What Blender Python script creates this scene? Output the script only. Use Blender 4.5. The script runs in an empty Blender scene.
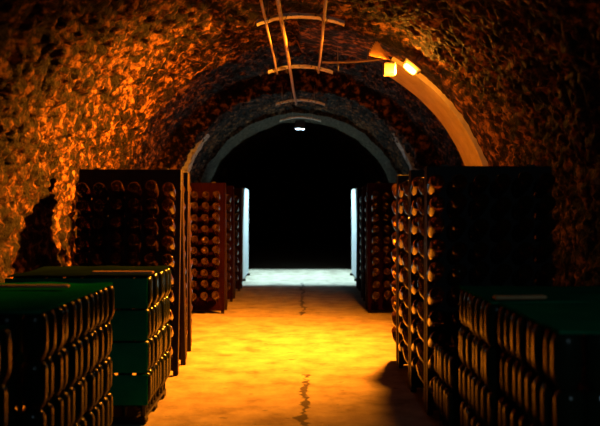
import bpy, math, random
from mathutils import Vector, Matrix, noise
random.seed(7)
C = bpy.context.scene.collection
sc = bpy.context.scene
PI = math.pi
ORD = ['first', 'second', 'third', 'fourth', 'fifth', 'sixth', 'seventh', 'eighth', 'ninth', 'tenth', 'eleventh', 'twelfth', 'thirteenth']

# ------------------------------------------------------------------ materials
def mat(name, col, rough=.6, metal=0., spec=.5):
    m = bpy.data.materials.new(name); m.use_nodes = True
    b = m.node_tree.nodes['Principled BSDF']
    b.inputs['Base Color'].default_value = (*col, 1)
    b.inputs['Roughness'].default_value = rough
    b.inputs['Metallic'].default_value = metal
    b.inputs['Specular IOR Level'].default_value = spec
    return m

def noisy(name, stops, scale, rough=.8, detail=6, bump=0., bscale=None, stretch=(1, 1, 1), spec=.3, dist=.01):
    """procedural two/three-tone noise colour plus bump, in object space"""
    m = mat(name, stops[0][1], rough, 0, spec)
    nt = m.node_tree; N = nt.nodes; L = nt.links
    b = N['Principled BSDF']
    tc = N.new('ShaderNodeTexCoord'); mp = N.new('ShaderNodeMapping'); mp.inputs['Scale'].default_value = stretch
    L.new(tc.outputs['Object'], mp.inputs['Vector'])
    nz = N.new('ShaderNodeTexNoise'); nz.inputs['Scale'].default_value = scale; nz.inputs['Detail'].default_value = detail
    nz.inputs['Roughness'].default_value = .65
    L.new(mp.outputs[0], nz.inputs['Vector'])
    cr = N.new('ShaderNodeValToRGB')
    while len(cr.color_ramp.elements) < len(stops): cr.color_ramp.elements.new(.5)
    for e, (p, c) in zip(cr.color_ramp.elements, stops): e.position = p; e.color = (*c, 1)
    L.new(nz.outputs['Fac'], cr.inputs['Fac']); L.new(cr.outputs['Color'], b.inputs['Base Color'])
    if bump:
        n2 = N.new('ShaderNodeTexNoise'); n2.inputs['Scale'].default_value = bscale or scale * 3; n2.inputs['Detail'].default_value = 8
        n2.inputs['Roughness'].default_value = .7
        L.new(mp.outputs[0], n2.inputs['Vector'])
        bp = N.new('ShaderNodeBump'); bp.inputs['Strength'].default_value = bump; bp.inputs['Distance'].default_value = dist
        L.new(n2.outputs['Fac'], bp.inputs['Height']); L.new(bp.outputs['Normal'], b.inputs['Normal'])
    return m

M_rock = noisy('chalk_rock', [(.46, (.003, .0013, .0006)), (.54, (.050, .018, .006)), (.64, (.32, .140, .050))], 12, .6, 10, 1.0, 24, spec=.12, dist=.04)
M_plaster = noisy('smooth_plaster', [(.35, (.40, .31, .20)), (.65, (.55, .44, .30))], 5, .8, 5, .25, 40, spec=.2)
M_white = noisy('whitewash', [(.36, (.16, .14, .12)), (.5, (.62, .6, .56)), (.7, (.85, .83, .78))], 16, .8, 6, .6, 50, spec=.2)
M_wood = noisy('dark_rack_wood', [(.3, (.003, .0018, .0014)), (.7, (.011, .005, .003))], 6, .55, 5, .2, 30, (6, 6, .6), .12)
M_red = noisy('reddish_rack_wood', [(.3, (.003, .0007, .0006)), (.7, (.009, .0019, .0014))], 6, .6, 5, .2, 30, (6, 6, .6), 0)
M_rail = noisy('rack_rail_wood', [(.3, (.005, .0022, .0013)), (.7, (.018, .007, .0035))], 6, .5, 5, .2, 30, (6, 6, .6), .12)
M_lath = noisy('pale_lath_wood', [(.3, (.34, .17, .07)), (.7, (.52, .29, .13))], 5, .6, 5, .2, 30, (1, 6, 6), .3)
M_pale = noisy('pale_board', [(.3, (.15, .15, .145)), (.7, (.22, .22, .21))], 4, .7, 4, .1, 30)
M_glass = mat('amber_green_glass', (.18, .078, .014), .06, 0, .5)
M_glass.node_tree.nodes['Principled BSDF'].inputs['Transmission Weight'].default_value = .93
M_glass.node_tree.nodes['Principled BSDF'].inputs['IOR'].default_value = 1.42
M_gdarks = [mat('dark_green_glass', (.008, .012, .006), r, 0, sp) for r, sp in ((.10, .18), (.18, .2), (.26, .15), (.13, .28))]
M_green = noisy('green_plastic', [(.3, (.001, .090, .038)), (.7, (.003, .15, .062))], 3, .5, 3, .1, 12, spec=0)
M_shaded_cover = noisy('shaded_cover', [(.3, (.002, .005, .004)), (.7, (.004, .010, .008))], 3, .6, 3, .1, 12, spec=0)  # near-black stand-in for the green sheet, shade painted into the cover colour
M_pipe = noisy('galvanised_pipe', [(.3, (.30, .21, .12)), (.7, (.58, .44, .28))], 14, .45, 4, .1, 60)
M_brk = noisy('flaking_white_paint', [(.34, (.10, .08, .06)), (.42, (.80, .77, .70)), (.8, (.90, .88, .83))], 26, .55, 4, .3, 60)
M_metal = mat('lamp_metal', (.25, .22, .18), .45, .6)
M_black = mat('black_metal', (.02, .02, .02), .5, .3)
M_hinge = mat('iron_hinge', (.05, .04, .035), .5, .8)

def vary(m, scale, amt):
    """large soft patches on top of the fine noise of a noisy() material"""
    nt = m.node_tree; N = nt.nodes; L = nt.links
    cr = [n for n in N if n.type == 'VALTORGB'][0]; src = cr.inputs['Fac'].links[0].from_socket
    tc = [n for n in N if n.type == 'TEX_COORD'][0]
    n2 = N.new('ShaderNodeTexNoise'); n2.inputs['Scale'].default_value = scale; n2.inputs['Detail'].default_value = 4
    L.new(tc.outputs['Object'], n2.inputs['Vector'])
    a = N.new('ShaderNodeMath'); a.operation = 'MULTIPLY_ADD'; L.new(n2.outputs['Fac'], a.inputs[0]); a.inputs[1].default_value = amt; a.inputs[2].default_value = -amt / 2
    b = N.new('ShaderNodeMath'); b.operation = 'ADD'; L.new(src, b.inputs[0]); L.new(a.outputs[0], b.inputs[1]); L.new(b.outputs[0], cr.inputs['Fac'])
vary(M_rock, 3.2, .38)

def emit(name, col, s):
    m = mat(name, col, .4); b = m.node_tree.nodes['Principled BSDF']
    b.inputs['Emission Color'].default_value = (*col, 1); b.inputs['Emission Strength'].default_value = s
    return m
M_bulb = emit('amber_bulb', (1, .50, .07), 14)
M_cool = emit('cool_bulb', (.62, .88, 1.0), 6)

def floor_material():
    m = noisy('worn_concrete', [(.34, (.115, .086, .056)), (.5, (.19, .155, .108)), (.66, (.255, .213, .152))], 4.0, .85, 10, .8, 14, (1, 1, 1), .2, .012)
    nt = m.node_tree; N = nt.nodes; L = nt.links; b = N['Principled BSDF']
    src = b.inputs['Base Color'].links[0].from_socket
    tc = N.new('ShaderNodeTexCoord'); sp = N.new('ShaderNodeSeparateXYZ'); L.new(tc.outputs['Object'], sp.inputs[0])
    def mth(op, a, bb=None, c=None):
        n = N.new('ShaderNodeMath'); n.operation = op
        for i, v in enumerate((a, bb, c)):
            if v is None: continue
            if isinstance(v, (int, float)): n.inputs[i].default_value = v
            else: L.new(v, n.inputs[i])
        return n.outputs[0]
    def nz(sx, sy, scale, det=4):
        mp = N.new('ShaderNodeMapping'); mp.inputs['Scale'].default_value = (sx, sy, 1); L.new(tc.outputs['Object'], mp.inputs['Vector'])
        n = N.new('ShaderNodeTexNoise'); n.inputs['Scale'].default_value = scale; n.inputs['Detail'].default_value = det
        L.new(mp.outputs[0], n.inputs['Vector']); return n.outputs['Fac']
    x, y = sp.outputs[0], sp.outputs[1]
    wob = mth('MULTIPLY_ADD', nz(0, 1, 1.9), .20, -.10)
    fine = mth('MULTIPLY_ADD', nz(1, 1, 16, 6), .12, -.06)
    d = mth('ABSOLUTE', mth('ADD', mth('ADD', x, fine), mth('ADD', wob, -.035)))
    wid = mth('MULTIPLY_ADD', nz(0, 1, 5.0), .12, -.035)
    k = mth('SMOOTH_MIN', 1, mth('MAXIMUM', 0, mth('DIVIDE', mth('SUBTRACT', wid, d), .012)), .05)
    near = mth('MULTIPLY', mth('GREATER_THAN', y, 3.0), mth('LESS_THAN', y, 6.25))
    far = mth('MULTIPLY', mth('GREATER_THAN', y, 9.7), mth('LESS_THAN', y, 13.9))
    k = mth('MULTIPLY', k, mth('MAXIMUM', near, far))
    spots = mth('MULTIPLY', mth('GREATER_THAN', nz(1, 2, 5.5, 3), .70), .55)
    k = mth('MAXIMUM', mth('MULTIPLY', k, .92), spots)
    mx = N.new('ShaderNodeMix'); mx.data_type = 'RGBA'
    L.new(k, mx.inputs[0]); L.new(src, mx.inputs[6]); mx.inputs[7].default_value = (.018, .012, .008, 1)
    L.new(mx.outputs[2], b.inputs['Base Color'])
    return m
M_floor = floor_material()

# ------------------------------------------------------------------ helpers
class MB:
    def __init__(s): s.v = []; s.f = []
    def add(s, vs, fs):
        o = len(s.v); s.v += [tuple(v) for v in vs]; s.f += [tuple(i + o for i in f) for f in fs]; return s
    def box(s, x0, x1, y0, y1, z0, z1, bev=0.):
        if bev <= 0:
            vs = [(x, y, z) for x in (x0, x1) for y in (y0, y1) for z in (z0, z1)]
            fs = [(0, 1, 3, 2), (4, 6, 7, 5), (0, 4, 5, 1), (2, 3, 7, 6), (0, 2, 6, 4), (1, 5, 7, 3)]
            return s.add(vs, fs)
        b = min(bev, (x1 - x0) * .45, (y1 - y0) * .45, (z1 - z0) * .45)
        rings = []
        for z, i in ((z0, b), (z0 + b, 0), (z1 - b, 0), (z1, b)):
            X0, X1, Y0, Y1 = x0 + i, x1 - i, y0 + i, y1 - i; c = b
            rings.append([(X0 + c, Y0, z), (X1 - c, Y0, z), (X1, Y0 + c, z), (X1, Y1 - c, z), (X1 - c, Y1, z), (X0 + c, Y1, z), (X0, Y1 - c, z), (X0, Y0 + c, z)])
        vs = [p for r in rings for p in r]; fs = [tuple(range(7, -1, -1)), tuple(range(24, 32))]
        for r in range(3):
            for k in range(8): fs.append((r * 8 + k, r * 8 + (k + 1) % 8, r * 8 + 8 + (k + 1) % 8, r * 8 + 8 + k))
        return s.add(vs, fs)
    def lathe(s, prof, n=20, M=None):
        vs = []; fs = []
        for r, z in prof:
            for k in range(n):
                a = 2 * PI * k / n; p = Vector((r * math.cos(a), r * math.sin(a), z)); vs.append(M @ p if M else p)
        m = len(prof)
        for i in range(m - 1):
            for k in range(n): fs.append((i * n + k, i * n + (k + 1) % n, (i + 1) * n + (k + 1) % n, (i + 1) * n + k))
        fs.append(tuple(range(n - 1, -1, -1))); fs.append(tuple((m - 1) * n + k for k in range(n)))
        return s.add(vs, fs)
    def tube(s, pts, r, n=10):
        pts = [Vector(p) for p in pts]; vs = []; fs = []
        for i, p in enumerate(pts):
            t = (pts[min(i + 1, len(pts) - 1)] - pts[max(i - 1, 0)]).normalized()
            u = t.cross(Vector((0, 0, 1)) if abs(t.z) < .9 else Vector((1, 0, 0))).normalized(); w = t.cross(u)
            for k in range(n):
                a = 2 * PI * k / n; vs.append(p + (u * math.cos(a) + w * math.sin(a)) * r)
        for i in range(len(pts) - 1):
            for k in range(n): fs.append((i * n + k, i * n + (k + 1) % n, (i + 1) * n + (k + 1) % n, (i + 1) * n + k))
        fs.append(tuple(range(n - 1, -1, -1))); fs.append(tuple((len(pts) - 1) * n + k for k in range(n)))
        return s.add(vs, fs)
    def mesh(s, name, m, smooth=False, angle=None):
        me = bpy.data.meshes.new(name); me.from_pydata(s.v, [], s.f); me.materials.append(m)
        if smooth:
            me.polygons.foreach_set('use_smooth', [True] * len(me.polygons))
            if angle: me.set_sharp_from_angle(angle=math.radians(angle))
        me.update(); return me

def put(name, me, parent=None, loc=None, rot=None):
    o = bpy.data.objects.new(name, me); C.objects.link(o)
    if parent: o.parent = parent
    if loc is not None: o.location = loc
    if rot is not None: o.rotation_euler = rot
    return o
def obj(name, mb, m, parent=None, smooth=False, angle=None): return put(name, mb.mesh(name, m, smooth, angle), parent)
def tag(o, label, cat, group=None):
    o['label'] = label; o['category'] = cat
    if group: o['group'] = group
    return o
def thing(name, label, cat, loc=(0, 0, 0), group=None):
    o = bpy.data.objects.new(name, None); C.objects.link(o); o.location = loc; o.empty_display_size = .1
    return tag(o, label, cat, group)
def struct(o): o['kind'] = 'structure'; return o

# ------------------------------------------------------------------ the tunnel
ZC = 1.02; R1 = 1.90; R2 = 2.16
YS1, YS2 = 8.62, 11.9
def frange(a, b, n): return [a + (b - a) * i / n for i in range(n + 1)]
rows = [(y, R1) for y in frange(-3, 3.4, 30)[:-1]] + [(y, R1) for y in frange(3.4, YS1, 260)]
rows += [(YS1 + .02, R1 + .07), (YS1 + .03, R2)] + [(y, R2) for y in frange(YS1 + .06, YS2 - .03, 70)] + [(YS2, R1 + .09), (YS2 + .01, R1)]
rows += [(y, R1) for y in frange(YS2 + .05, 15.75, 110)] + [(15.77, R1 + .08), (15.79, 2.35)] + [(y, 2.35) for y in frange(15.9, 42, 70)]
def profile(lo, hi, n):           # s is arc position: negative below the springing
    return frange(lo, hi, n)
def pt(s, R, y):
    # s in metres along nominal R1 profile, from floor left (0) over the crown to floor right
    Lw = ZC; La = PI * R1
    if s < Lw: p = Vector((-R, y, s)); n = Vector((1, 0, 0))
    elif s > Lw + La: p = Vector((R, y, ZC - (s - Lw - La))); n = Vector((-1, 0, 0))
    else:
        a = PI - (s - Lw) / R1
        n = -Vector((math.cos(a), 0, math.sin(a))); p = Vector((0, y, ZC)) - n * R
    q = p
    d = .045 * noise.noise(q * 1.3) + .034 * noise.noise(q * 4.3 + Vector((7, 3, 1))) + .030 * noise.noise(q * 10.) + .026 * noise.noise(q * 23.) + .012 * noise.noise(q * 41.)
    rg = abs(noise.noise(q * 8.5 + Vector((3, 9, 4))))
    d -= .035 * max(0, 1 - rg * 5)
    if p.x > 0 and 7.2 < y < 8.7:          # the rock closes flush against the plaster band
        w = min(1, (y - 7.2) / .35) * min(1, (8.7 - y) / .1)
        d = d * (1 - .75 * w) + .045 * w
    return p + n * d
Ltot = 2 * ZC + PI * R1
def shell(name, s0, s1, ns):
    ss = frange(s0, s1, ns); mb = MB(); vs = []; fs = []
    for (y, R) in rows:
        for s in ss:
            p = pt(s, R, y)
            if s <= 0 or s >= Ltot: p.z = 0
            vs.append(p)
    w = ns + 1
    for i in range(len(rows) - 1):
        for k in range(ns): fs.append((i * w + k, i * w + k + 1, (i + 1) * w + k + 1, (i + 1) * w + k))
    mb.add(vs, fs)
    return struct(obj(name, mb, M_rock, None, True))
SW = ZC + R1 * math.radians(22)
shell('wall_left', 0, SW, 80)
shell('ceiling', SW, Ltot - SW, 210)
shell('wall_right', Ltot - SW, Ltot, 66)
mb = MB(); mb.box(-2.6, 2.6, 42, 42.2, 0, 3.6); struct(obj('wall_far', mb, M_rock))
mb = MB(); mb.box(-2.4, 2.4, -3.2, -3.0, 0, 3.3); struct(obj('wall_near', mb, M_rock))
# floor: slightly uneven slab
fx = frange(-2.6, 2.6, 64); fy = frange(-3.2, 42.2, 300); vs = []; fs = []
for y in fy:
    for x in fx:
        ax = abs(x)
        vs.append((x, y, .006 * noise.noise(Vector((x * 1.7, y * 1.7, 0))) - .006))
w = len(fx)
for i in range(len(fy) - 1):
    for k in range(w - 1): fs.append((i * w + k, i * w + k + 1, (i + 1) * w + k + 1, (i + 1) * w + k))
n0 = len(vs)
mb = MB(); mb.add(vs, fs); mb.box(-2.4, 2.4, -3.2, 42.2, -.2, -.03)
struct(obj('floor', mb, M_floor, None, True, 40))

# plaster band arching down the right side from the lamp
def band(name, r0, r1, y0, y1, path, m, wob=.004):
    mb = MB(); vs = []; fs = []
    for i, (kind, t) in enumerate(path):
        if kind == 'a': n = Vector((math.cos(t), 0, math.sin(t))); c = Vector((0, 0, ZC))
        else: n = Vector((1, 0, 0)); c = Vector((0, 0, t))
        for (r, y) in ((r0, y0), (r0, (y0 * 2 + y1) / 3), (r0, (y0 + 2 * y1) / 3), (r0, y1), (r1, y1), (r1, y0)):
            p = c + n * r + Vector((0, y, 0)); p += n * wob * noise.noise(p * 6); p.y += wob * 3 * noise.noise(p * 5)
            vs.append(p)
    k = 6
    for i in range(len(path) - 1):
        for j in range(k): fs.append((i * k + j, i * k + (j + 1) % k, (i + 1) * k + (j + 1) % k, (i + 1) * k + j))
    fs.append(tuple(range(k - 1, -1, -1))); fs.append(tuple((len(path) - 1) * k + j for j in range(k)))
    mb.add(vs, fs)
    return struct(obj(name, mb, m, None, True, 40))
path = [('w', z) for z in frange(-.02, ZC, 8)[:-1]] + [('a', a) for a in frange(0, math.radians(62), 60)]
band('trim_1', 1.815, 1.99, 7.78, 8.56, path, M_plaster)

M_grey = noisy('lit_ring_rock', [(.42, (.008, .007, .006)), (.5, (.06, .05, .038)), (.62, (.17, .138, .10))], 22, .8, 9, 1.0, 40, spec=.2, dist=.03)  # for the added far arch band; cold light painted in as paler rock
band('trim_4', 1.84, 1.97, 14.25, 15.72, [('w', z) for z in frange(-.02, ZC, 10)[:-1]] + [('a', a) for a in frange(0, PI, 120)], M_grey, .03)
# whitewashed haunches narrowing into the far section
def haunch(name, sgn):
    mb = MB(); vs = []; fs = []
    aa = frange(math.radians(6), math.radians(44), 40)
    for a in aa:
        t = 1 - (a - aa[0]) / (aa[-1] - aa[0])
        th = .05 + .13 * t
        n = Vector((sgn * math.cos(a), 0, math.sin(a)))
        for (r, y) in ((1.95 - th, 12.30), (1.95 - th, 12.6), (2.02, 12.6), (2.02, 12.30)):
            p = Vector((0, y, ZC)) + n * r; p += n * .02 * noise.noise(p * 11); vs.append(p)
    for i in range(len(aa) - 1):
        for j in range(4): fs.append((i * 4 + j, i * 4 + (j + 1) % 4, i * 4 + 4 + (j + 1) % 4, i * 4 + 4 + j))
    fs.append((3, 2, 1, 0)); fs.append(tuple(40 * 4 + j for j in range(4)))
    mb.add(vs, fs); return struct(obj(name, mb, M_white, None, True, 50))
haunch('trim_2', 1); haunch('trim_3', -1)

# ------------------------------------------------------------------ bottles
BP = [(.0125, 0), (.0145, .004), (.0145, .02), (.0135, .026), (.015, .06), (.019, .095), (.029, .13), (.0395, .165), (.0435, .195), (.044, .27), (.0435, .286), (.041, .294), (.036, .297), (.030, .294), (.020, .283), (.010, .274), (.003, .272)]
bottle_me = MB().lathe(BP, 22).mesh('riddling_bottle', M_glass, True, 50)
SP = [(.0125, 0), (.014, .004), (.015, .045), (.024, .062), (.038, .085), (.0465, .105), (.048, .13), (.048, .212), (.0468, .226), (.0435, .238), (.038, .2465), (.033, .250), (.029, .247), (.024, .225), (.019, .185), (.017, .18)]
stack_mes = [MB().lathe(SP, 22).mesh('stacked_bottle', m, True, 50) for m in M_gdarks]

# ------------------------------------------------------------------ riddling racks
CW, RH = .127, .130
V0 = 1.32                        # height of the top row of holes
zt = V0 + RH / 2; zb = V0 - 9.5 * RH
OUT = .085                       # margin of the board on the wall side
_cache = {}
def cached(key, fn):
    if key not in _cache: _cache[key] = fn()
    return _cache[key]
def bx(name, m, *a, bev=.004): return MB().box(*a, bev).mesh(name, m)
def board_mesh(mg, wm_=None):
    """x = 0 at the aisle edge, board runs towards +x; 6 x 10 drilled holes"""
    mb = MB(); t = .03; W = mg + 5 * CW + OUT
    for i in range(6):
        for j in range(10):
            cx = mg + i * CW; cz = V0 - j * RH; h = RH / 2; r = .024
            l = mg if i == 0 else CW / 2; w = OUT if i == 5 else CW / 2
            sq = [(w, 0), (w, h), (0, h), (-l, h), (-l, 0), (-l, -h), (0, -h), (w, -h)]
            oc = [(r * math.cos(k * PI / 4), r * math.sin(k * PI / 4)) for k in range(8)]
            vs = [(cx + a, 0, cz + b) for a, b in sq] + [(cx + a, 0, cz + b) for a, b in oc] + [(cx + a, t, cz + b) for a, b in sq] + [(cx + a, t, cz + b) for a, b in oc]
            fs = []
            for k in range(8):
                q = (k + 1) % 8
                fs += [(k, 8 + k, 8 + q, q), (16 + k, 16 + q, 24 + q, 24 + k), (8 + k, 24 + k, 24 + q, 8 + q)]
            mb.add(vs, fs)
    for x in (0, W): mb.add([(x, 0, zb), (x, 0, zt), (x, t, zt), (x, t, zb)], [(0, 1, 2, 3)])
    return mb.mesh('board', wm_ or M_wood)
hinge_mb = MB(); hinge_mb.box(-.02, .02, -.045, .045, 0, .006).tube([(-.025, 0, .008), (.025, 0, .008)], .008, 10)
hinge_me = hinge_mb.mesh('hinge', M_hinge)

def rack(xa, y0, spread, h, mg, label, side, cols_front, cols_back, who, wood=None):
    wood = wood or M_wood
    """xa: x of the aisle edge; y0: front foot; side -1 left / +1 right. Returns bottle placements."""
    yc = y0 + spread / 2; gap = min(.055, spread / 2 - .03); W = mg + 5 * CW + OUT
    lean = math.atan((spread / 2 - gap) / h)
    r = thing('riddling_rack', label, 'rack', (xa + side * W / 2, yc, 0), 'riddling racks along the aisle')
    hh = round(h / math.cos(lean) - .005, 3)
    rm = cached(('r', hh), lambda: bx('side_rail', M_rail, -.02, .02, .030, .062, 0, hh, bev=.005))
    tm = cached(('t', hh, mg, wood.name), lambda: bx('top_rail', wood, 0, W, 0, .03, zt, hh - .004))
    bm = cached(('b', mg, wood.name), lambda: bx('bottom_rail', wood, 0, W, 0, .03, .035, zb))
    me = cached(('m', mg, wood.name), lambda: board_mesh(mg, wood))
    for nm, rz, yy, sg in (('front_board', 0, -spread / 2, 1), ('back_board', PI, spread / 2, -1)):
        # keep the aisle edge on the aisle: mirror the sheet in x where needed
        b = put(nm, me, r, (-side * W / 2, yy, 0), (-lean, 0, rz)); b.scale = (side * sg, 1, 1)
        for x in (.021, W - .021): put('side_rail', rm, b, (x, 0, 0))
        put('top_rail', tm, b); put('bottom_rail', bm, b)
    for sx in (-1, 1): put('hinge', hinge_me, r, (sx * .26, 0, h - .012))
    out = []
    for back, cols in ((0, cols_front), (1, cols_back)):
        for c in cols:             # c = 0 is the column beside the aisle
            bx_ = xa + side * (mg + c * CW)
            for j in range(10):
                v = V0 - j * RH
                s = 1 if back else -1
                hole = Vector((bx_, yc + s * (spread / 2 - v * math.sin(lean)), v * math.cos(lean)))
                th = math.radians(24 + random.uniform(-3.5, 3.5))
                d = Vector((random.uniform(-.02, .02), s * math.cos(th), math.sin(th))).normalized()
                p = hole - d * .066 + Vector((0, 0, -.006))
                row = 'top row' if j == 0 else 'bottom row' if j == 9 else ORD[j] + ' row down'
                if back: lab = f'dark bottle in {row}, far face of {who}'
                else:
                    col = 'aisle column' if c == 0 else ORD[c] + ' column from aisle'
                    lab = f'dark bottle in {row}, {col}, {who}'
                out.append((p, d, lab, ('bottles on the far face of ' if back else 'bottles in ') + who))
    return out
RB = []
A6, A4 = range(6), range(4)
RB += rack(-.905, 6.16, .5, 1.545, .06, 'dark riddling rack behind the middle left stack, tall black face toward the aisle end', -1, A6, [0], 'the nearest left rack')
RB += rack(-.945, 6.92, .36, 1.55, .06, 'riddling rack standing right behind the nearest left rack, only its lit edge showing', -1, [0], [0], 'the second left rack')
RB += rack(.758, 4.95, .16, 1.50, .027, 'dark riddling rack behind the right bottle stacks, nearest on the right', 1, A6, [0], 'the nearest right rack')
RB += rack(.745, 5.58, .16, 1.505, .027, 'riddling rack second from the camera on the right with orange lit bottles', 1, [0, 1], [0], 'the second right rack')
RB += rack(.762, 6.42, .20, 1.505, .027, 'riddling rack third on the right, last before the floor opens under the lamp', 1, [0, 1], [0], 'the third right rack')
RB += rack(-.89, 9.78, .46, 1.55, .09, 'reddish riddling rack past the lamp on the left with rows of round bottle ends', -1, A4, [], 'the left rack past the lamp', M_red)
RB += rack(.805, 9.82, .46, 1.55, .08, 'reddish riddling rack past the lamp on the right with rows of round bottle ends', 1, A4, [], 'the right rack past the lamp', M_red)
FAR = []
FAR += rack(-.89, 11.0, .5, 1.55, .06, 'second riddling rack past the lamp on the left, seen edge on', -1, [0, 1], [0], '-', M_red)
FAR += rack(-.89, 12.4, .5, 1.55, .06, 'farthest left riddling rack, beside the pale upright board', -1, [0, 1], [0], '-', M_red)
FAR += rack(.845, 11.1, .5, 1.55, .06, 'second riddling rack past the lamp on the right, seen edge on', 1, [0, 1], [0], '-', M_red)
FAR += rack(.875, 12.5, .5, 1.55, .06, 'farthest right riddling rack, beside the pale upright board', 1, [0, 1], [0], '-', M_red)
def q_rot(d): return d.to_track_quat('Z', 'Y')
for p, d, lab, g in RB:
    o = bpy.data.objects.new('riddling_bottle', bottle_me); C.objects.link(o)
    o.rotation_mode = 'QUATERNION'; o.rotation_quaternion = q_rot(d); o.location = p
    tag(o, lab, 'bottle', g)
mb = MB()
for p, d, lab, g in FAR:
    mb.lathe(BP[::2] + [BP[-1]], 12, Matrix.Translation(p) @ q_rot(d).to_matrix().to_4x4())
o = obj('distant_bottles', mb, M_glass, None, True, 50); o['kind'] = 'stuff'
tag(o, 'many small bottle ends in the far riddling racks near the blue light', 'bottles')

# pale boards standing where the cool light falls
for sx, lb in ((-1, 'left'), (1, 'right')):
    t = thing('upright_board', f'pale upright board lit cold blue at the far end of the {lb} racks', 'board', (sx * .97, 14.75, 0), 'pale boards at the far end')
    w = MB()
    for k in range(6): w.box(-.012, .012, -.75 + k * .25 + .003, -.75 + (k + 1) * .25 - .003, .04, 1.58, .003)
    obj('board_panel', w, M_pale, t)
    for zz in (.3, 1.3): obj('batten', MB().box(sx * .012 - .0, sx * .012 + .03 if sx > 0 else sx * .012 + .0001, -.74, .74, zz, zz + .06) if sx > 0 else MB().box(-.042, -.012, -.74, .74, zz, zz + .06), M_pale, t)
    for yy in (-.6, .6): obj('foot', MB().box(-.05, .05, yy - .03, yy + .03, 0, .04, .006), M_rail, t)

# ------------------------------------------------------------------ stacks of neck-down bottles
PITCH = .183; PZ = .045; D = .101
def stack(who, side, xa, y0, ny, nx, tiers, sheet=True, front=None, flaps=False, inner=0, sheet_label='', pal_label='', lath=None, fullback=False):
    """xa aisle face; y0 camera side; side -1 left"""
    def X(c): return xa + side * (.05 + c * D)
    def Y(k): return y0 + .05 + k * D
    xo = xa + side * (nx * D + .02); x0, x1 = min(xa, xo), max(xa, xo); y1 = y0 + ny * D
    t = thing('pallet', pal_label, 'pallet', ((x0 + x1) / 2, (y0 + y1) / 2, 0), 'low pallets under the bottle stacks')
    hx, hy = (x1 - x0) / 2, (y1 - y0) / 2
    obj('deck', MB().box(-hx + .03, hx - .03, -hy + .03, hy - .03, .028, PZ - .002, .003), M_wood, t)
    for yy in (-hy + .08, 0, hy - .08): obj('runner', MB().box(-hx + .03, hx - .03, yy - .04, yy + .04, 0, .0275, .003), M_wood, t)
    spots = []
    for tr in range(tiers):
        for k in range(ny): spots.append((0, k, tr, 'a'))
        for c in range(1, front if front is not None else nx): spots.append((c, 0, tr, 'f'))
        if inner:
            for c in range(1, inner):
                for k in range(1, ny): spots.append((c, k, tr, 'i'))
    for c, k, tr, w in spots:
        o = bpy.data.objects.new('stacked_bottle', random.choice(stack_mes)); C.objects.link(o)
        o.location = (X(c) + (random.uniform(-.008, .008) if w == 'a' else random.uniform(-.001, .001)), Y(k) + (random.uniform(-.008, .008) if w == 'f' else random.uniform(-.001, .001)), PZ + tr * PITCH)
        o.rotation_euler = (random.uniform(-.004, .004), random.uniform(-.004, .004), random.uniform(0, 6))
        T = 'top tier' if tr == tiers - 1 else 'bottom tier' if tr == 0 else ORD[tiers - 1 - tr] + ' tier down'
        if c == 0 and k == 0: lab = f'dark green bottle at the near aisle corner, {T}, {who}'
        elif w == 'a': lab = f'green bottle {ORD[k]} along the aisle side, {T}, {who}'
        elif w == 'f': lab = f'green bottle {ORD[c]} from the aisle, near side, {T}, {who}'
        else: lab = f'green bottle {ORD[k]} back, {ORD[c]} from the aisle, {T}, {who}'
        tag(o, lab, 'bottle', 'bottles in ' + who)
    zt = PZ + (tiers - 1) * PITCH + .2515
    if sheet:
        t = thing('plastic_sheet', sheet_label, 'sheet', ((x0 + x1) / 2, (y0 + y1) / 2, zt), 'green sheets over the stacks')
        mb = MB(); vs = []; fs = []; n = 14
        for i in range(n + 1):
            for j in range(n + 1):
                x = -hx + .012 + 2 * (hx - .012) * i / n; y = -hy + .012 + 2 * (hy - .012) * j / n
                vs.append((x, y, .004 + .010 * (noise.noise(Vector((x * 5 + x0, y * 5 + y0, 3))) + .5)))
        for i in range(n):
            for j in range(n): a = i * (n + 1) + j; fs.append((a, a + n + 1, a + n + 2, a + 1))
        m2 = len(vs); vs += [(x, y, .0) for x, y, z in vs]; fs += [tuple(m2 + q for q in reversed(f)) for f in fs[:n * n]]
        rim = [i * (n + 1) for i in range(n + 1)] + [n * (n + 1) + j for j in range(1, n + 1)] + [i * (n + 1) + n for i in range(n - 1, -1, -1)] + [j for j in range(n - 1, 0, -1)]
        for q in range(len(rim)):
            a, b = rim[q], rim[(q + 1) % len(rim)]; fs.append((a, m2 + a, m2 + b, b))
        mb.add(vs, fs); obj('cover', mb, M_shaded_cover if flaps else M_green, t, True, 40)
        if flaps:
            for tr in range(tiers):
                zz = PZ + tr * PITCH + .075 - zt
                f = MB(); N = 10; pv = []; pf = []
                for i in range(N + 1):
                    zf = zz + (PITCH - .012) * i / N; bul = -.012 * math.sin(PI * i / N) ** .5 if 0 < i < N else 0
                    for xx in (-hx + .01, hx - .01): pv += [(xx, -hy - .012 + bul, zf), (xx, -hy - .006 + bul, zf)]
                for i in range(N):
                    a = i * 4; pf += [(a, a + 2, a + 6, a + 4), (a + 1, a + 5, a + 7, a + 3), (a, a + 4, a + 5, a + 1), (a + 2, a + 3, a + 7, a + 6)]
                pf += [(0, 1, 3, 2), (N * 4, N * 4 + 2, N * 4 + 3, N * 4 + 1)]
                f.add(pv, pf); obj('side_panel', f, M_green, t, True, 40)
    for (lx0, lx1, ly, lab, rz) in (lath or []):
        o = obj('wooden_lath', MB().box(-(lx1 - lx0) / 2, (lx1 - lx0) / 2, -.022, .022, 0, .014, .004), M_lath)
        o.location = ((lx0 + lx1) / 2, ly, zt + .0185); o.rotation_euler = (0, 0, rz); tag(o, lab, 'lath', 'wooden laths on the stacks')
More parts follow.
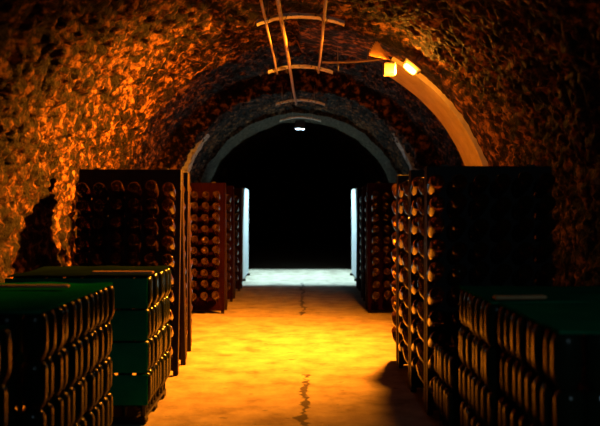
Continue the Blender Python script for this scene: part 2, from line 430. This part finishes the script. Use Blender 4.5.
stack('the near left stack', -1, -.955, 3.10, 12, 8, 4, sheet_label='green plastic sheet on the near left stack with a wide lath on it', pal_label='low wooden pallet under the near left bottle stack',
      lath=[(-1.42, -1.09, 3.93, 'pale wooden lath on the green sheet of the near left stack', .02)])
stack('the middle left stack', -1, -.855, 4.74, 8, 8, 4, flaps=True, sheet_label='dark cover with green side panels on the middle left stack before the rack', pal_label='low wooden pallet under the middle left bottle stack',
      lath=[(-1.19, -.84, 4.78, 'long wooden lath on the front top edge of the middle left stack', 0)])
stack('the foremost left stack', -1, -.955, 2.18, 6, 8, 4, front=1, sheet_label='green plastic sheet on the foremost left stack', pal_label='low wooden pallet under the foremost left stack')
stack('the rear right stack', 1, .775, 3.42, 7, 8, 4, front=1, sheet_label='bright green plastic sheet on the rear right stack before the rack', pal_label='low wooden pallet under the rear right bottle stack',
      lath=[(.80, 1.02, 3.45, 'pale wooden lath lying across the front of the rear right stack', .12)])
stack('the near right stack', 1, .80, 2.60, 8, 8, 4, front=4, sheet_label='dark green plastic sheet on the near right stack at the frame edge', pal_label='low wooden pallet under the near right bottle stack')
stack('the low right stack', 1, .755, 4.24, 5, 7, 2, sheet=False, front=3, inner=4, pal_label='low wooden pallet under the low two tier stack by the right rack')

# ------------------------------------------------------------------ ceiling pipes, brackets, cable, lamps
ZB = 2.735
for xs, r, lb in (((-.268, -.245), .011, 'left'), ((-.142, -.10), .016, 'middle'), ((.185, .20), .012, 'right')):
    pts = []; yend = {'left': 9.0, 'middle': 11.65, 'right': 8.95}[lb]
    for i in range(60):
        y = 4 + i * (yend - 4) / 59; u = (y - 6.47) / 2.45
        pts.append((xs[0] + (xs[1] - xs[0]) * u + .006 * noise.noise(Vector((y * 1.1, r * 99, 0))), y, ZB - .03 - r + .010 * noise.noise(Vector((y * .9, r * 50, 5)))))
    tag(obj('conduit_pipe', MB().tube(pts, r, 12), M_pipe, None, True), {'left': 'thin metal pipe leftmost of three under the vault crown', 'middle': 'thickest metal pipe, middle of three under the vault crown', 'right': 'thin metal pipe rightmost of three under the vault crown'}[lb], 'pipe', 'pipes under the vault crown')
for (y, lb) in ((6.47, 'nearest and widest of the row'), (8.80, 'second in the row, near the lamp cable'), (11.55, 'third in the row, in the dark stretch'), (13.72, 'farthest in the row, lit cold white')):
    t = thing('pipe_bracket', f'curved white pipe bracket under the crown, {lb}', 'bracket', (0, y, ZB), 'brackets under the vault crown')
    mb = MB(); vs = []; fs = []; n = 26
    for i in range(n + 1):
        x = -.335 + .68 * i / n; z = -.55 * (x ** 2) + .004 * noise.noise(Vector((x * 18, y, 0)))
        h = .011 + .005 * noise.noise(Vector((x * 25, y, 4)))
        for yy, zz in ((-.05, z - h), (-.05, z + h), (.05, z + h), (.05, z - h)): vs.append((x, yy, zz))
    for i in range(n):
        for j in range(4): fs.append((i * 4 + j, i * 4 + (j + 1) % 4, i * 4 + 4 + (j + 1) % 4, i * 4 + 4 + j))
    fs += [(3, 2, 1, 0), tuple(n * 4 + j for j in range(4))]
    mb.add(vs, fs); obj('cross_bar', mb, M_brk, t)
    for x in (-.26, -.13, .19):
        w = MB(); w.tube([(x - .03, -.055, -.02), (x - .012, -.058, -.06), (x, -.055, -.085), (x + .014, -.058, -.06), (x + .03, -.055, -.01)], .004, 6)
        obj('pipe_tie', w, M_metal, t, True)
        w = MB(); w.tube([(x + .01, 0, 0), (x + .012, .01, .2)], .005, 6); obj('hanger_rod', w, M_metal, t, True)
w = MB()
pts = [(.20 + .56 * i / 30, 7.55 - .20 * i / 30, 2.56 - .012 * math.sin(PI * i / 30) + .004 * noise.noise(Vector((i * .4, 0, 0)))) for i in range(31)]
t = thing('power_cable', 'thin straight cable running from the pipes to the amber lamp', 'cable', (0, 0, 0))
obj('cable_run', w.tube(pts, .010, 8), M_plaster, t, True)
for x in (.34, .6): obj('cable_hook', MB().tube([(x, 7.55 - .36 * (x - .2), 2.56), (x, 7.55 - .36 * (x - .2), 2.72 - .1 * x)], .005, 6), M_metal, t, True)
for x in (.34,): obj('cable_end', MB().tube([(x, 7.50, 2.55), (x + .004, 7.495, 2.475)], .005, 6), M_metal, t, True)

# amber bulkhead lamp on the right haunch
LP = Vector((.965, 7.32, 2.462))
nrm = Vector((-.62, -.33, -.71)).normalized()
tan = Vector((.78, -.05, -.62)); tan = (tan - nrm * tan.dot(nrm)).normalized(); bi = nrm.cross(tan)
Rm = Matrix((tan, bi, nrm)).transposed().to_4x4()
lamp = thing('wall_lamp', 'glowing amber lamp fixed high on the right of the vault', 'lamp', LP)
def wm(mb): mb.v = [tuple(Rm @ Vector(v)) for v in mb.v]; return mb
obj('housing', wm(MB().box(-.085, .085, -.05, .05, -.075, -.02, .012)), M_metal, lamp)
cap = MB(); vs = []; n = 12
prof = []
obj('bulb', wm(MB().lathe([(.008, -.062), (.022, -.055), (.026, -.03), (.026, .03), (.022, .055), (.008, .062)], 14, Matrix.Rotation(PI / 2, 4, 'Y'))), M_bulb, lamp, True)
obj('mount_arm', MB().tube([Rm @ Vector((0, 0, -.07)), Rm @ Vector((.0, .02, -.22))], .018, 8), M_metal, lamp, True)
jb = MB().box(-.235, -.125, -.03, .07, -.055, .06, .01); obj('junction_box', jb, M_metal, lamp)
rf = MB(); ap = Vector((-.165, .02, .075)); vs = []; fs = []  # added fan plate, shaped like lamp light grazing the rough vault
for i in range(25):
    a = math.radians(176 - 46 * i / 24); l = .20 + .012 * math.sin(i * 2.1)
    for rr in (.03, .5, 1):
        for th in (-.002, .002): vs.append(ap + Vector((math.cos(a) * l * rr, (.012 * (1 if i % 2 else -1)) * rr + th + .7 * math.cos(a) * l * rr, math.sin(a) * l * rr)))
for i in range(24):
    o_ = i * 6
    for b_ in (0, 2): fs += [(o_ + b_, o_ + b_ + 2, o_ + b_ + 8, o_ + b_ + 6), (o_ + b_ + 1, o_ + b_ + 7, o_ + b_ + 9, o_ + b_ + 3)]
    fs += [(o_ + 4, o_ + 5, o_ + 11, o_ + 10), (o_, o_ + 6, o_ + 7, o_ + 1)]
obj('glow_fan', rf.add(vs, fs), M_lath, lamp)
la = bpy.data.lights.new('amber_light', 'SPOT'); la.spot_size = math.radians(136); la.spot_blend = 1.0
la.energy = 6900; la.color = (1, .275, .012); la.shadow_soft_size = .07
lo = bpy.data.objects.new('amber_light', la); C.objects.link(lo); lo.parent = lamp
lo.location = nrm * .05; lo.rotation_euler = Vector((-.75, .13, -.64)).to_track_quat('-Z', 'Y').to_euler()
lb_ = bpy.data.lights.new('amber_glow', 'POINT'); lb_.energy = 26; lb_.color = (1, .33, .02); lb_.shadow_soft_size = .03
lo = bpy.data.objects.new('amber_glow', lb_); C.objects.link(lo); lo.parent = lamp; lo.location = nrm * .06
# cool box lamp under the crown at the far end
def boxlamp(loc, hx, hy, dep, P, col, label, rot=(0, 0, 0), rad=.008):
    t = thing('ceiling_lamp', label, 'lamp', loc)
    w = .012
    obj('lamp_shade', MB().box(-hx - w, hx + w, -hy - w, -hy, -dep, .02).box(-hx - w, hx + w, hy, hy + w, -dep, .02).box(-hx - w, -hx, -hy, hy, -dep, .02).box(hx, hx + w, -hy, hy, -dep, .02).box(-hx - w, hx + w, -hy - w, hy + w, .0205, .035), M_black, t)
    obj('bulb', MB().lathe([(.006, -.001), (.016, .006), (.014, .0195)], 12), M_cool, t, True)
    obj('hanger_rod', MB().tube([(0, 0, .03), (0, 0, .13)], .008, 8), M_black, t, True)
    l = bpy.data.lights.new('cool_light', 'POINT'); l.energy = P; l.color = col; l.shadow_soft_size = rad
    o = bpy.data.objects.new('cool_light', l); C.objects.link(o); o.parent = t; o.location = (0, 0, -.03)
boxlamp((0, 15.2, 2.80), .075, .055, .12, 2500, (.50, .84, 1.0), 'boxed cold lamp under the crown beyond the last bracket')
# a small cold lamp on the vault behind the camera
t = thing('ceiling_lamp', 'small cold lamp under the vault behind the viewpoint', 'lamp', (.7, -1.4, 2.45))
obj('lamp_shade', MB().lathe([(.07, -.02), (.075, -.02), (.03, .06), (.02, .06)], 20), M_black, t, True, 40)
obj('bulb', MB().lathe([(.006, -.03), (.02, -.018), (.022, 0), (.014, .02)], 14), M_cool, t, True)
obj('hanger_rod', MB().tube([(0, 0, .06), (0, 0, .26)], .008, 8), M_black, t, True)
l = bpy.data.lights.new('cool_light', 'SPOT'); l.energy = 65; l.color = (.55, .85, 1); l.shadow_soft_size = .03; l.spot_size = math.radians(52); l.spot_blend = .8
o = bpy.data.objects.new('cool_light', l); C.objects.link(o); o.parent = t; o.location = (0, 0, -.07)
o.rotation_euler = (Vector((.75, 3.6, .75)) - Vector((.7, -1.4, 2.38))).to_track_quat('-Z', 'Y').to_euler()

# ------------------------------------------------------------------ world, camera, view
wd = bpy.data.worlds.new('dark'); sc.world = wd; wd.use_nodes = True
wd.node_tree.nodes['Background'].inputs[0].default_value = (0, 0, 0, 1)
cd = bpy.data.cameras.new('camera'); cam = bpy.data.objects.new('camera', cd); C.objects.link(cam)
cam.location = (0, 0, 1.24); cam.rotation_euler = (PI / 2, 0, 0)
cd.sensor_width = 36; cd.lens = 50; cd.shift_y = -5 / 600; cd.clip_end = 100
cd.dof.use_dof = True; cd.dof.focus_distance = 7.2; cd.dof.aperture_fstop = 2.2
sc.camera = cam
vs_ = sc.view_settings; vs_.view_transform = 'Standard'; vs_.look = 'None'; vs_.gamma = 1; vs_.exposure = 0; vs_.use_curve_mapping = False
sc.cycles.max_bounces = 10; sc.cycles.diffuse_bounces = 5
